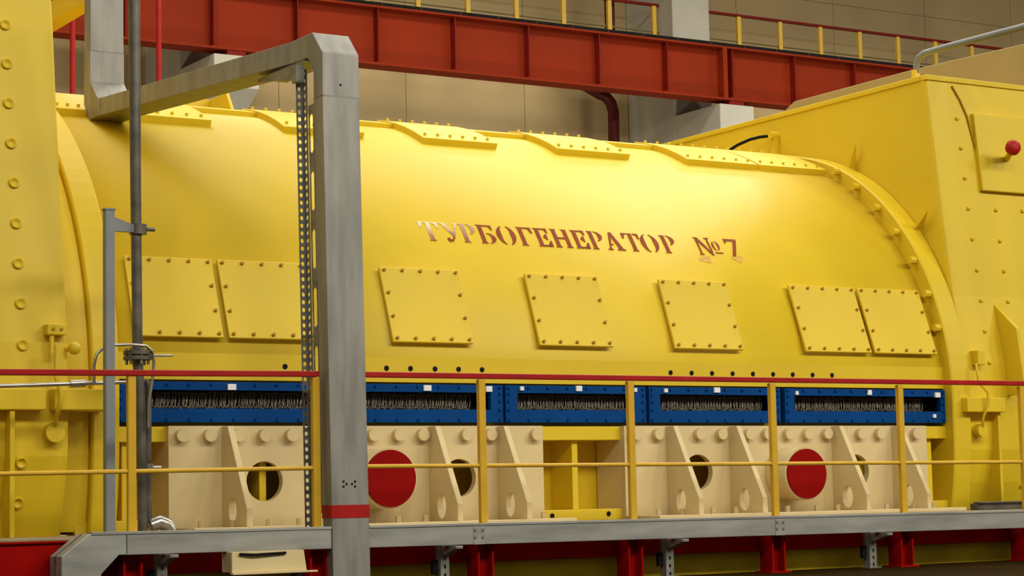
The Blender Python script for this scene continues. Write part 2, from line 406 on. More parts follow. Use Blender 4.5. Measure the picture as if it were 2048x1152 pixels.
# ------------------------------------------------------------------ air coolers with blue frames
CX = [(5.46, 7.29), (7.345, 8.712), (8.736, 10.108), (10.14, 11.537), (11.585, 13.457)]
CL = ['long blue framed coil unit behind the grey column, farthest left', 'blue framed coil unit just right of the big grey column',
      'blue framed coil unit above the yellow gap between the cream feet', 'blue framed coil unit above the two slanted ribs left of the right red disc', 'long blue framed coil unit at the right end above the right red disc']
LBL = [[(463, 774, 14)], [(854, 776, 14), (977, 778, 12)], [(1043, 777, 7), (1157, 777, 12), (1270, 780, 6)], [(1331, 781, 7), (1433, 780, 13)], [(1593, 786, 6), (1738, 785, 10), (1874, 790, 13), (1868, 832, 7)]]
frb = bolt_at('frame_bolt', 'blue', .0115, .016, 6)
for i, (x0, x1) in enumerate(CX):
    c = thing('air_cooler', CL[i], 'air cooler', ((x0+x1)/2, 14.4, 1.285), 'blue framed coolers along the generator')
    z0, z1 = 1.297, 1.597
    sw = .115 if i not in (0, 4) else (.22 if i == 0 else .11)
    ox0, ox1 = x0+sw, x1-(.055 if i == 4 else .115)
    oz0, oz1 = 1.40, 1.535
    fr = MB().prism([(x0, 14.40, z0), (x1, 14.40, z0), (x1, 14.40, z1), (x0, 14.40, z1)], (0, .05, 0), [[(ox0, 14.40, oz0), (ox1, 14.40, oz0), (ox1, 14.40, oz1), (ox0, 14.40, oz1)]])
    fro = fr.build('frame', 'blue', c, .003)
    MB().box(x0+.01, 14.57, z0+.01, x1-.01, 14.61, z1-.01).box(x0+.01, 14.45, z0+.01, x0+.03, 14.57, z1-.01).box(x1-.03, 14.45, z0+.01, x1-.01, 14.57, z1-.01).build('back_plate', 'black', c)
    cm = MB(); x = ox0+.05; k = 0
    xe = ox1-(.13 if i in (1, 4) else .03)
    while x < xe:                                          # wound wire loops standing side by side
        for row in range(2):
            w = .016+random.random()*.008; h = (oz1-oz0)*(.40+random.random()*.08); cxx = x+random.uniform(-.004, .004); yy = 14.50+row*.028+random.uniform(-.006, .006)
            zc = (oz0+oz1)/2+random.uniform(-.004, .004)
            pts = [(cxx+w*math.cos(a)+.010*math.sin(a), yy+.012*math.sin(a), zc+h*math.sin(a)) for a in [2*PI*q_/14 for q_ in range(15)]]
            cm.tube(pts, .0042, 5)
        x += .030; k += 1
    tag(cm.build('coil_wires', 'tin', c), kind='stuff')
    n = max(6, int((x1-x0)/.175))
    for q_ in range(n+1):
        for zz in (z0+.022, z1-.018):
            frb.put(fro, (x0+.03+(x1-x0-.06)*q_/n, 14.40, zz))
    for zz in (1.40, 1.47, 1.53):
        for xx in (x0+.03, x1-.03): frb.put(fro, (xx, 14.40, zz))
    for (px, py, w) in LBL[i]:
        p = onY(px, py, 14.395); hw = w/2/215; hh = (5.5 if w > 8 else 4)/250
        MB().box(p.x-hw, 14.382, p.z-hh, p.x+hw, 14.402, p.z+hh).build('label_plate', 'label', fro)
# ------------------------------------------------------------------ cream feet
FB = bolt_at('foot_bolt', 'cream', .048, .055, 16, dome=False)
NB = bolt_at('anchor_bolt', 'cream', .022, .05, 6, (0, 0, 1))
def foot(name, label, x0, x1, holes, gus, bolts, cap):
    f = thing(name, label, 'foot', ((x0+x1)/2, 14.4, .5), 'cream mounting feet of the generator')
    z0, z1 = .5, 1.27
    pl = MB()
    xm = (holes[0][0]+holes[1][0])/2
    for (xa, xb), (hx, hz, hr) in zip(((x0, xm), (xm, x1)), holes):
        angs = [2*PI*k/40 for k in range(40)]+[math.atan2(z_-hz, x_-hx) % (2*PI) for x_ in (xa, xb) for z_ in (z0, z1)]
        angs = sorted(angs); n = len(angs); ip, op = [], []
        for a in angs:
            ca, sa = math.cos(a), math.sin(a)
            tx = ((xb if ca > 0 else xa)-hx)/ca if abs(ca) > 1e-9 else 1e9
            tz = ((z1 if sa > 0 else z0)-hz)/sa if abs(sa) > 1e-9 else 1e9
            t = min(tx, tz); ip.append((hx+hr*ca, hz+hr*sa)); op.append((hx+t*ca, hz+t*sa))
        vs = [(x_, 14.36+d_, z_) for d_ in (0, .06) for x_, z_ in ip+op]
        fs = []
        for k in range(n):
            j = (k+1) % n
            fs += [(k, j, n+j, n+k), (2*n+k, 2*n+j, 3*n+j, 3*n+k), (k, j, 2*n+j, 2*n+k), (n+k, n+j, 3*n+j, 3*n+k)]
        pl.add(vs, fs)
    plo = pl.build('face_plate', 'cream', f)
    for X in (x0, x1-.05): MB().box(X, 14.42, z0, X+.05, 14.78, z1-.01).build('side_plate', 'cream', f, .004)
    MB().box(x0, 13.88, z0-.0, x1, 14.36, z0+.03).build('base_plate', 'cream', f, .004)
    for gx in gus:
        # upright rib: narrow at the top, 0.42 m deep at the foot, with a round hole
        prof_ = [(gx, 14.36, z0+.03), (gx, 13.92, z0+.03), (gx, 13.92, .66), (gx, 14.25, z1-.005), (gx, 14.36, z1-.005)]
        MB().prism(prof_, (.048, 0, 0), [circle((gx, 14.17, .645), .066, 24, 'x', .095)]).build('rib', 'cream', f, .004)
    for bx in bolts: FB.put(plo, (bx, 14.36, 1.20))
    n = int((x1-x0)/.26)
    for k in range(n):
        NB.put(f, (x0+.14+k*(x1-x0-.28)/(n-1), 14.1+.05*(k % 2), z0+.03))
    cx, cz, r = cap
    st = MB().tube([(cx, 14.4, cz), (cx, 14.08, cz)], r, 40).build('pipe_stub', 'cream', f, .01)
    tag(MB().tube([(cx, 14.10, cz), (cx, 14.062, cz)], r-.016, 40).build('end_cap', 'redcap', st, .004), 'dark red round end cap')
    return f
gl = [6.255, 8.0, 8.62]; gr = [10.272, 10.93, 12.06, 12.755]
foot('mounting_foot', 'left cream mounting foot partly behind the big grey column', 5.839, 9.055, [(6.60, .858, .148), (8.275, .862, .148)], gl,
     [5.932, 6.152, 6.375, 6.590, 6.811, 7.03, 7.25, 7.50, 7.722, 7.934, 8.326, 8.548, 8.972], (7.505, .862, .232))
foot('mounting_foot', 'right cream mounting foot below the two right hand blue coil units', 9.851, 13.174, [(10.60, .88, .148), (12.33, .868, .148)], gr,
     [9.95, 10.172, 10.600, 10.832, 11.126, 11.322, 11.557, 11.769, 11.988, 12.372, 12.593, 13.02], (11.53, .85, .228))

# ------------------------------------------------------------------ end housings
FP = [(.33, 14.35), (.5, 14.29), (.75, 14.21), (1.05, 14.13), (1.35, 14.12), (1.84, 14.15), (2.4, 14.22), (2.95, 14.30), (3.55, 14.38), (4.15, 14.455), (4.6, 14.53), (5.6, 14.70)]
FP_LEFT = FP
FP_RIGHT = [(.33, 14.60), (.5, 14.52), (.75, 14.43), (1.05, 14.36), (1.45, 14.345), (1.84, 14.365), (2.49, 14.49), (3.48, 14.61), (4.2, 14.69), (4.6, 14.735)]
def fy(z):
    for (a, ya), (b, yb) in zip(FP, FP[1:]):
        if z <= b: return ya+(yb-ya)*(z-a)/(b-a)
    return FP[-1][1]
def on_front(x, y, off=0):
    p = onY(x, y, 14.2)
    for _ in range(6): p = onY(x, y, fy(p.z)-off)
    return p
def housing(x0, x1, ztop, ch0, ch1, name, label, ydeep):
    h = thing(name, label, 'machine housing', ((x0+x1)/2, 16, .3))
    zs = [z for z, _ in FP if z < ztop]+[ztop]
    loops = []
    for z in zs:
        y = fy(z)
        l = [Vector((x0, y+ch0*2.2, z)), Vector((x0+ch0, y, z)), Vector((x1-ch1, y, z)), Vector((x1, y+ch1*2.2, z)), Vector((x1, ydeep, z)), Vector((x0, ydeep, z))]
        loops.append(l)
    body = MB().loft(loops).build('body', 'yellow', h, .012)
    return h, body
hl, hlb = housing(1.8, 5.006, 4.62, .01, .01, 'end_housing', 'tall yellow bolted housing at the left edge of the photo', 19)
FP = FP_RIGHT
hr, hrb = housing(13.685, 17.6, 4.60, .018, .01, 'end_housing', 'tall yellow bolted housing at the right edge with red knob', 19.2)
def fnorm(z):
    dzy = (fy(z+.05)-fy(z-.05))/.1; return Vector((0, -1, dzy)).normalized()
def plug(par, w):
    mb = MB(); n = 20; loops = []
    for r, d in ((.040, -.004), (.039, .016), (.034, .022), (.026, .004), (.0, .001)):
        r = max(r, .001); loops.append([w+Vector((r*math.cos(2*PI*k/n), -d, r*math.sin(2*PI*k/n))) for k in range(n)])
    return mb.loft(loops, True, True).build('ring_plug', 'yellow', par, base=w)
bl = Repeat(plug)
FP = FP_LEFT
for p in ((10, 50), (13.5, 128), (17, 207), (22, 287), (28, 366), (32, 447), (36, 527), (41, 607), (45, 690), (42, 925), (35, 1005), (30, 1095)):
    w = on_front(*p); n_ = fnorm(w.z); bl.put(hlb, w, (math.atan2(-n_.z, -n_.y) if False else math.asin(-n_.z), 0, 0))
FP = FP_RIGHT
bs = bolt_at('housing_bolt', 'yellow', .020, .024, 10, dome=True)
for p in ((1913, 237), (1921, 296), (1929, 356), (1936, 417), (1991, 420), (2044, 422), (1944, 478), (1999, 482), (1953, 540), (2007, 542), (1961, 601), (2015, 603), (1969, 662), (1978, 725), (2028, 666), (2034, 727), (1988, 898), (1983, 968), (2043, 971)):
    bs.put(hrb, on_front(*p))
# flat top ledge of the right housing
MB().box(13.68, 14.715, 4.575, 17.6, 14.80, 4.625).build('top_edge', 'yellow', hr, .006)
MB().box(13.672, 14.80, 4.575, 13.72, 19.2, 4.625).build('top_edge', 'yellow', hr, .006)
# raised panel with red knob
a = on_front(1940, 228); b = on_front(1958, 382)
pz0, pz1 = b.z, a.z
pan = MB().hexa([(a.x, fy(pz0)-.05, pz0), (a.x+1.3, fy(pz0)-.05, pz0), (a.x+1.3, fy(pz0)+.02, pz0), (a.x, fy(pz0)+.02, pz0)],
                [(a.x, fy(pz1)-.05, pz1), (a.x+1.3, fy(pz1)-.05, pz1), (a.x+1.3, fy(pz1)+.02, pz1), (a.x, fy(pz1)+.02, pz1)]).build('raised_panel', 'yellow', hr, .008)
kb = on_front(2013, 318, .05); kt = onY(2027, 295, kb.y-.24); 
MB().tube([kb, kb+(kt-kb)*.9], .028, 14).build('knob_stem', 'yellow', pan)
d = Vector((-.1, -1, .05)).normalized()
tag(MB().tube([kt+d*-.07, kt-d*.03, kt+d*.0, kt+d*.035, kt+d*.045], .07, 24, True, [.045, .072, .076, .06, .02]).build('knob', 'red', pan), 'dark red round knob')
# projecting rib plate, ledges and hanging drain tubes
w = on_front(1986, 604)
MB().prism([(w.x, fy(w.z)+.02, w.z), (w.x, fy(2.2)-.24, 2.17), (w.x, fy(1.6)-.24, 1.55), (w.x, fy(1.55)+.02, 1.55)], (.04, 0, 0)).build('rib_plate', 'yellow', hr, .004)
p = onY(1930, 795, 14.25); q2 = onY(1930, 824, 14.25)
MB().box(p.x+.0, 14.22, q2.z, p.x+.48, 14.42, p.z).build('ledge', 'yellow', hr, .008)
MB().box(p.x+.42, 14.27, .5, p.x+.455, 14.6, q2.z).build('stiffener', 'yellow', hr, .004)
w = on_front(1947, 712)
MB().box(w.x-.04, w.y-.10, w.z-.09, w.x+.05, w.y+.02, w.z+.05).build('tube_clamp', 'yellow', hr, .01)
tpts = [onY(1952, 728, 14.25), onY(1958, 765, 14.2), onY(1976, 785, 14.18), onY(1977, 806, 14.18), onY(1966, 836, 14.22), onY(1966, 852, 14.26)]
MB().tube(tpts, .013, 10).tube([tpts[-1]+Vector((0, .12, -.04)), tpts[-1]+Vector((0, .0, -.04))], .06, 16).build('drain_tube', 'yellow', hr)
for pts_ in (((1904, 172), (1920, 200), (1934, 232), (1952, 300), (1962, 330)),):
    MB().tube([on_front(px, py, .012) for px, py in pts_], .009, 8).build('thin_cable', 'yellow_dark', hr)
# left housing fittings
FP = FP_LEFT
p = onY(0, 777, 14.05); q2 = onY(0, 820, 14.05)
for xa, xb in ((1.9, 4.80), (4.86, 5.30)):
    MB().box(xa, 14.0, q2.z, xb, 14.3, p.z).build('ledge', 'yellow', hl, .008)
MB().box(4.55, 14.02, .36, 4.585, 14.2, q2.z).build('stiffener', 'yellow', hl, .004)
MB().box(1.9, 14.1, .33, 4.99, 14.4, .40).build('bottom_flange', 'yellow', hl, .006)
w = on_front(106, 660)
MB().box(w.x-.07, w.y-.09, w.z-.04, w.x+.07, w.y+.02, w.z+.035).tube([w+Vector((-.03, -.06, -.02)), w+Vector((-.03, -.06, -.2))], .018, 10).build('tube_clamp', 'yellow', hl, .012)
for dx_ in (-.028, .03): MB().tube([w+Vector((dx_, -.085, .0)), w+Vector((dx_, -.10, .0))], .011, 8).build('clamp_screw', 'yellow_dark', hl)
w2 = onY(149, 697, 14.1)
MB().ball(w2, .045).tube([w2, w2+Vector((-.1, .12, 0))], .02, 8).build('lug', 'yellow', hl)
tpts = [onY(113, 690, 14.0), onY(112, 755, 13.98), onY(122, 785, 13.95), onY(121, 805, 13.95), onY(112, 835, 14.0), onY(112, 850, 14.05)]
MB().tube(tpts, .016, 10).tube([tpts[-1]+Vector((0, .1, -.05)), tpts[-1]+Vector((0, .0, -.05))], .07, 18).build('drain_tube', 'yellow', hl)

# tan enclosure behind the right housing, with grey handrail
tn = MB().prism([(15.2, 14.62, 4.63), (15.2, 14.62, 5.10), (15.2, 16.5, 5.15), (15.2, 18.55, 5.15), (15.2, 18.75, 5.06), (15.2, 18.75, 4.63)], (2.3, 0, 0))
tag(tn.build('machine_enclosure', 'tan', bevel=.01), 'tan sloping enclosure on top of the right yellow housing', 'machine housing')
h = thing('handrail', 'grey pipe handrail rising over the corner of the right yellow housing', 'handrail', onX(1832, 152, 14.0))
pts = [onX(1832, 162, 14.0), onX(1833, 128, 14.0), onX(1838, 115, 14.0), onX(1850, 106, 14.0), onX(1900, 92, 14.0), onX(2048, 53, 14.0), onX(2105, 37, 14.0)]
pts = [Vector((14.0, pts[0].y, 4.62))]+pts[1:]
e_ = pts[-1]; pts += [e_+Vector((0, -.08, -.05)), e_+Vector((0, -.1, -.2)), Vector((e_.x, e_.y-.1, .5))]
MB().tube(pts, .033, 12).build('rail', 'greypaint', h)
tag(MB().tube([pts[0]-Vector((0, 0, .02)), pts[0]+Vector((0, 0, .16))], .042, 12).build('base_socket', 'yellow', h), 'yellow painted base socket')
# black hose
pts = [onX(1450, 306, 13.3), onX(1475, 290, 13.35), onX(1500, 279, 13.45), onX(1520, 274, 13.55), onX(1548, 271, 13.64)]
hs = thing('hose', 'short black hose between the barrel crown and the right housing', 'hose', pts[0])
MB().tube(pts, .016, 10).build('hose_line', 'black', hs)
w = pts[-1]
MB().tube([w+Vector((-.05, 0, 0)), w+Vector((.06, 0, 0))], .04, 10).box(w.x-.02, w.y-.02, w.z-.22, w.x+.05, w.y+.02, w.z).build('hose_fitting', 'yellow', hs)

# ------------------------------------------------------------------ platform
X0P, X1P = 3.2, 17.0
pf = thing('steel_platform', 'red edged walkway platform in front of the generator', 'platform', (9.4, 13.2, FZ))
MB().box(X0P, 12.93, .488, 5.1, 14.0, .5).box(5.1, 12.93, .488, 13.6, 14.45, .5).box(13.6, 12.93, .488, X1P, 14.0, .5).build('deck_plate', 'deck', pf)
MB().box(X0P, 12.95, .25, X1P, 13.0, .488).box(X0P, 12.93, .25, X1P, 13.06, .268).box(X0P, 12.93, .472, X1P, 13.06, .488).build('edge_beam', 'deckred', pf, .004)
POST = [3.64, 4.95, 6.262, 7.562, 8.840, 10.169, 11.471, 12.816, 14.12]
lg = Repeat(lambda par, w: MB().box(w.x-.065, w.y-.075, FZ, w.x-.05, w.y+.08, .50).box(w.x+.05, w.y-.075, FZ, w.x+.065, w.y+.08, .50).box(w.x-.06, w.y-.0, FZ, w.x+.06, w.y+.01, .50).box(w.x-.10, w.y-.10, FZ, w.x+.10, w.y+.10, FZ+.012).build('leg', 'deckred', par, base=w))
for X in POST: lg.put(pf, (X, 12.85, FZ))
mb = MB().box(X0P, 13.08, FZ, X1P, 13.3, .486)
tag(mb.build('foundation_wall', 'ochre'), 'dark ochre foundation wall under the generator behind the platform legs', 'foundation')
mb = MB().box(13.35, 13.93, .5, 16.5, 14.02, .56).box(13.35, 13.9, .56, 16.5, 13.98, .575)
tag(mb.build('cable_channel', 'pipe', bevel=.004), 'low dark channel lying on the platform before the right yellow housing', 'channel')

# ------------------------------------------------------------------ railings
RY = 12.80
ps = Repeat(lambda par, w: MB().box(w.x-.028, w.y-.02, .5, w.x+.028, w.y+.02, 1.535).build('post', 'yellow_rail', par, .006, base=w))
def railing(x0, z0, x1, z1, m0, m1, posts, label):
    r = thing('railing', label, 'railing', ((x0+x1)/2, RY, .5), 'railings in front of the generator')
    tag(MB().hexa([(x0, RY-.03, z0-.022), (x0, RY+.03, z0-.022), (x0, RY+.03, z0+.016), (x0, RY-.03, z0+.016)], [(x1, RY-.03, z1-.022), (x1, RY+.03, z1-.022), (x1, RY+.03, z1+.016), (x1, RY-.03, z1+.016)]).build('top_rail', 'red', r, .006), 'red painted top rail')
    MB().tube([(x0, RY, m0), (x1, RY, m1)], .015, 10).build('mid_rail', 'yellow_rail', r)
    for X in posts: ps.put(r, (X, RY, .5))
    return r
railing(3.5, 1.541, 6.280, 1.561, .908, .925, POST[:3], 'yellow railing with red top rail left of the big grey column')
railing(6.60, 1.562, 16.9, 1.567, .932, .888, POST[3:]+[15.42, 16.72], 'long yellow railing with red top rail right of the big grey column')

# ------------------------------------------------------------------ big galvanised trunking: column, arm, riser
YC = 12.69
tr = thing('cable_trunking', 'tall grey galvanised cable trunking bent over towards the generator', 'cable duct', (6.44, 12.75, FZ))
def onYp(p, Y): return onY(p[0], p[1], Y)
fl0 = onY(640.5, 106, YC); fr0 = onY(716, 111, YC)
W = .280
_ca, _cb = onY(645, 190, YC), onY(664, 1040, YC)          # the column leans very slightly
def colx(z): return _cb.x+(z-_cb.z)*(_ca.x-_cb.x)/(_ca.z-_cb.z)
zt = 3.755; DP = .14
def colsec(z, y0=YC, y1=YC+DP): x = colx(z); return [Vector((x, y0, z)), Vector((x+W, y0, z)), Vector((x+W, y1, z)), Vector((x, y1, z))]
z_joint = 3.455
c_ = MB().loft([colsec(FZ), colsec(z_joint)]).build('column_duct', 'galv', tr, .004)
# arm end near the riser
zr = 16.6
ra = CAM+ray(196, 200)*zr
ARX = ra.x; ARY = ra.y
rt = (CAM+ray(215, 176)*zr).z; rbz = (CAM+ray(215, 232)*zr).z
AH = DP
def armsec(s, dz=0):
    x = colx(zt)+(ARX-colx(zt))*s; y = YC+.15+(ARY-YC-.15)*s
    zb_ = 3.755+(rbz-3.755)*s; zt_ = zb_+AH
    return x, y, zb_, zt_
xa, ya, zb0, zt0 = armsec(0.05)
# elbow at the column head
e = MB()
L = lambda pts: [Vector(p) for p in pts]
x = colx(zt)
prof_e = [(YC, z_joint), (YC, zt), (YC+.15, zt+.165), (ya+.22, zt+.165), (ya+.22, zt+.01), (YC+DP+.09, zt+.0), (YC+DP, zt-.10), (YC+DP, z_joint)]
el_ = e.prism([(x+.004, y, z) for y, z in prof_e], (W, 0, 0)).build('elbow', 'galv', tr, .005)
def arm_ring(s):
    xx, yy, zb_, zt_ = armsec(s)
    f = 1.0
    return L([(xx, yy, zb_), (xx+W, yy, zb_), (xx+W, yy, zt_), (xx, yy, zt_)])
arm0 = L([(x+.004, ya+.22, zt+.01), (x+.004+W, ya+.22, zt+.01), (x+.004+W, ya+.22, zt+.165), (x+.004, ya+.22, zt+.165)])
MB().loft([arm0, arm_ring(1.0)]).build('arm_duct', 'galv', tr, .004)
xx, yy, zb_, zt_ = armsec(1.0)
prof_r = [(yy-.02, zb_), (yy-.02, zt_), (yy+.02, zt_+.02), (yy+.17, zt_+.17), (yy+.17, zt_+.42), (yy+.17+DP, zt_+.42), (yy+.17+DP, zb_+.14), (yy+.2, zb_)]
MB().prism([(xx-.004, y, z) for y, z in prof_r], (W+.008, 0, 0)).build('elbow', 'galv', tr, .005)
MB().loft([L([(xx, yy+.17, z), (xx+W, yy+.17, z), (xx+W, yy+.17+DP, z), (xx, yy+.17+DP, z)]) for z in (zt_+.42, zt_+2.6)]).build('riser_duct', 'galv', tr, .004)
sc_ = bolt_at('screw', 'black', .008, .003, 10)
for px, py in ((681, 170), (680, 1), ): sc_.put(el_, onY(px, py, YC)) if py > 50 else None
for px, py in ((696, 968), (707, 968), (690, 963), (690, 973), (713, 963), (713, 973)): sc_.put(c_, onY(px-3, py, YC))
z0, z1 = onY(690, 1036, YC).z, onY(690, 1010, YC).z
bnd = MB()
a0, a1 = colsec(z0, YC-.003, YC+DP+.003), colsec(z1, YC-.003, YC+DP+.003)
for l_ in (a0, a1):
    l_[0].x -= .003; l_[3].x -= .003; l_[1].x += .003; l_[2].x += .003
tag(bnd.loft([a0, a1]).build('marking_band', 'red', tr), 'red marking band near the base')
# joint cover line at the head
zj = z_joint; a0, a1 = colsec(zj-.005, YC-.0015, YC+DP+.002), colsec(zj+.003, YC-.0015, YC+DP+.002)
MB().loft([a0, a1]).build('joint_seam', 'galvd', tr)
# slotted mounting flange behind the column side, and triangular bracket under the arm
def slotted(x_of, y0, y1, z0, z1, pitch, sl, m, name, parent, thick=.004, along='y', margin=.22):
    """strip in a plane x=const (along y) or y=const (along x) with long slots"""
    mb = MB()
    n = int((z1-z0)/pitch+.02)
    for k in range(n):
        za, zb_ = z0+k*pitch, z0+(k+1)*pitch
        sa, sb_ = za+(pitch-sl)/2, zb_-(pitch-sl)/2
        w = y1-y0; ia, ib = y0+w*margin, y1-w*margin
        c = min((ib-ia)*.35, sl*.35)
        outer = [(y0, za), (y1, za), (y1, sa+c), (y1, sb_-c), (y1, zb_), (y0, zb_), (y0, sb_-c), (y0, sa+c)]
        inner = [(ia+c, sa), (ib-c, sa), (ib, sa+c), (ib, sb_-c), (ib-c, sb_), (ia+c, sb_), (ia, sb_-c), (ia, sa+c)]
        for side in (0, thick):
            vs = []
            for (u, z) in outer+inner:
                xo = x_of(z)
                vs.append((xo+side, u, z) if along == 'y' else (xo+u, side+SL_Y, z))
            fs = [(i, (i+1) % 8, 8+(i+1) % 8, 8+i) for i in range(8)]
            mb.add(vs, fs)
        mbv = len(mb.v)
        # inner rim faces
        A = mbv-32
        for i in range(8):
            j = (i+1) % 8
            mb.f.append([A+8+i, A+8+j, A+16+8+j, A+16+8+i]); mb.smooth.append(False)
            mb.f.append([A+i, A+j, A+16+j, A+16+i]); mb.smooth.append(False)
    return mb
slotted(colx, YC+DP, YC+DP+.085, .62, 3.43, .40, .27, 'galvd', '', tr, margin=.2).build('slotted_flange', 'galvd', tr)
# perforated strut standing behind the column
pst = thing('perforated_strut', 'perforated grey steel strut standing behind the left side of the column', 'strut', (6.29, 13.0, .5))
YS = YC+DP+.088
mb = slotted(lambda z: colx(z)-.006, YS, YS+.075, .5, 3.70, .053, .030, 'galvd', '', pst, margin=.3)
mb.build('side_web', 'galvd', pst)
SL_Y = YS+.075
mb = slotted(lambda z: colx(z)-.052, 0, .046, .5, 3.70, .053, .030, 'galvd', '', pst, along='x', margin=.25)
mb.build('perforated_flange', 'galvd', pst)
# bracket arm at its head
x = colx(3.7)
MB().prism([(x-.03, YS+.06, 3.62), (x-.03, YS+.02, 3.74), (x-.03, YS+.75, 3.735), (x-.03, YS+.75, 3.715)], (.004, 0, 0)).prism([(x-.03, YS+.02, 3.738), (x-.03, YS+.75, 3.735), (x+.2, YS+.75, 3.735), (x+.2, YS+.02, 3.738)], (0, 0, .004)).build('bracket_arm', 'galvd', pst)
MB().box(x-.085, YS+.0, 3.58, x-.02, YS+.075, 3.70).build('head_plate', 'galvd', pst, .004)

# ------------------------------------------------------------------ low horizontal tray along the platform edge
ty0, ty1 = 12.70, 12.772
tz0, tz1 = .374, .516
ct = thing('cable_tray', 'long low galvanised cable tray running along the platform edge', 'cable duct', (8.5, 12.73, .38))
def trz(X): return -.0035*(X-9.0)                    # runs very slightly downhill to the right
xl = onY(177, 1081, 12.7).x; xe_ = onY(123, 1126, 12.7).x; xi_ = onY(238, 1123, 12.7).x
XJ = [xl+.25, onY(958, 1060, 12.7).x, onY(1560, 1050, 12.7).x, 14.4]
CXL, CXR = colx(.45)-.003, colx(.45)+W+.003
for i in range(3):
  for a, b in (((XJ[0], CXL), (CXR, XJ[1])) if i == 0 else ((XJ[i], XJ[i+1]),)):
    l = [L([(X, ty0, tz0+trz(X)), (X, ty1, tz0+trz(X)), (X, ty1, tz1+trz(X)), (X, ty0, tz1+trz(X))]) for X in (a, b)]
    MB().loft(l).build('tray_section', 'galvh', ct, .004)
l = [L([(X, ty0-.006, tz1-.012+trz(X)), (X, ty1+.006, tz1-.012+trz(X)), (X, ty1+.006, tz1+.006+trz(X)), (X, ty0-.006, tz1+.006+trz(X))]) for X in (xl+.02, CXL)]
MB().loft(l).build('lid', 'galvh', ct, .002)
l = [L([(X, ty0-.006, tz1-.012+trz(X)), (X, ty1+.006, tz1-.012+trz(X)), (X, ty1+.006, tz1+.006+trz(X)), (X, ty0-.006, tz1+.006+trz(X))]) for X in (CXR, 14.4)]
MB().loft(l).build('lid', 'galvh', ct, .002)
d_ = trz(xl)
pe = [(xl, tz1+d_-.005), (xl+.26, tz1+d_-.005), (xl+.26, tz0+d_), (xi_, tz0+d_), (xi_-.115, tz0+d_-.115), (xi_-.16, FZ), (xe_, FZ), (xe_, tz1+d_-.14)]
MB().prism([(x_, ty0, z_) for x_, z_ in pe], (0, .225, 0)).build('down_elbow', 'galvh', ct, .005)
ym = ty0+.115
MB().prism([(xl-.004, ym-.012, tz1+d_-.003), (xe_-.004, ym-.012, tz1+d_-.141), (xe_-.004, ym-.012, FZ+.01), (xe_+.004, ym-.012, FZ+.01), (xe_+.006, ym-.012, tz1+d_-.147), (xl, ym-.012, tz1+d_-.012)], (0, .024, 0)).build('elbow_seam', 'pipe', ct)
tsb = bolt_at('screw', 'galvd', .010, .008, 8)
for X in XJ[1:3]:
    MB().box(X-.045, ty0-.004, tz0+trz(X)+.0, X+.045, ty0, tz1+trz(X)-.02).build('joint_plate', 'galvh', ct, .001)
    for dx_ in (-.03, .03):
        for zz in (.425, .475): tsb.put(ct, (X+dx_, ty0-.004, zz+trz(X)))
# tray brackets: strut on the floor with an arm pointing forward
for i, (px, lab) in enumerate(((324, 'perforated bracket under the tray near its left bend'), (889, 'perforated bracket under the tray, first right of the big column'), (1339, 'perforated bracket under the tray below the middle of the photo'), (1746, 'perforated bracket under the tray, farthest right'))):
    X = onY(px, 1110, 12.83).x
    b = thing('tray_bracket', lab, 'bracket', (X, 12.85, FZ), 'brackets under the low tray')
    SL_Y = 12.826
    zt_ = tz0+trz(X)-.004
    n = 5; pitch = (zt_-FZ)/n*.9999
    slotted(lambda z, X=X: X-.035, 0, .07, FZ, zt_, pitch, pitch*.5, 'galvd', '', b, along='x', margin=.38).build('strut_face', 'galvd', b)
    MB().box(X-.035, 12.83, FZ, X-.031, 12.90, zt_).box(X+.031, 12.83, FZ, X+.035, 12.90, zt_).box(X-.06, 12.8, FZ, X+.06, 12.91, FZ+.01).build('strut_side', 'galvd', b)
    MB().prism([(X-.03, 12.826, zt_), (X-.03, 12.826, zt_-.075), (X-.03, 12.62, zt_-.02), (X-.03, 12.62, zt_)], (.06, 0, 0)).build('arm', 'galvd', b, .003)
    MB().box(X-.075, 12.86, zt_-.2, X-.037, 12.90, zt_-.10).build('clamp', 'black', b, .004)
# cream flat box under the tray
a = onY(456, 1104, 12.68); b = onY(606, 1140, 12.68)
jb = thing('junction_box', 'cream flat box under the tray left of the big column', 'box', ((a.x+b.x)/2, 12.6, FZ))
MB().prism([(a.x, 12.62, b.z), (b.x, 12.62, b.z), (b.x-.02, 12.62, a.z), (a.x, 12.62, a.z)], (0, .16, 0)).build('body', 'cream', jb, .004)
MB().box(a.x-.01, 12.58, b.z-.012, b.x+.06, 12.63, b.z).build('bottom_lip', 'cream', jb, .002)
MB().tube([(a.x+.05, 12.61, a.z-.015), (a.x+.15, 12.60, a.z-.022), (a.x+.38, 12.61, a.z-.016)], .009, 8).build('cable', 'black', jb)
MB().box(a.x+.02, 12.65, FZ, a.x+.06, 12.74, b.z).box(b.x-.06, 12.65, FZ, b.x-.02, 12.74, b.z).build('stand', 'pipe', jb)

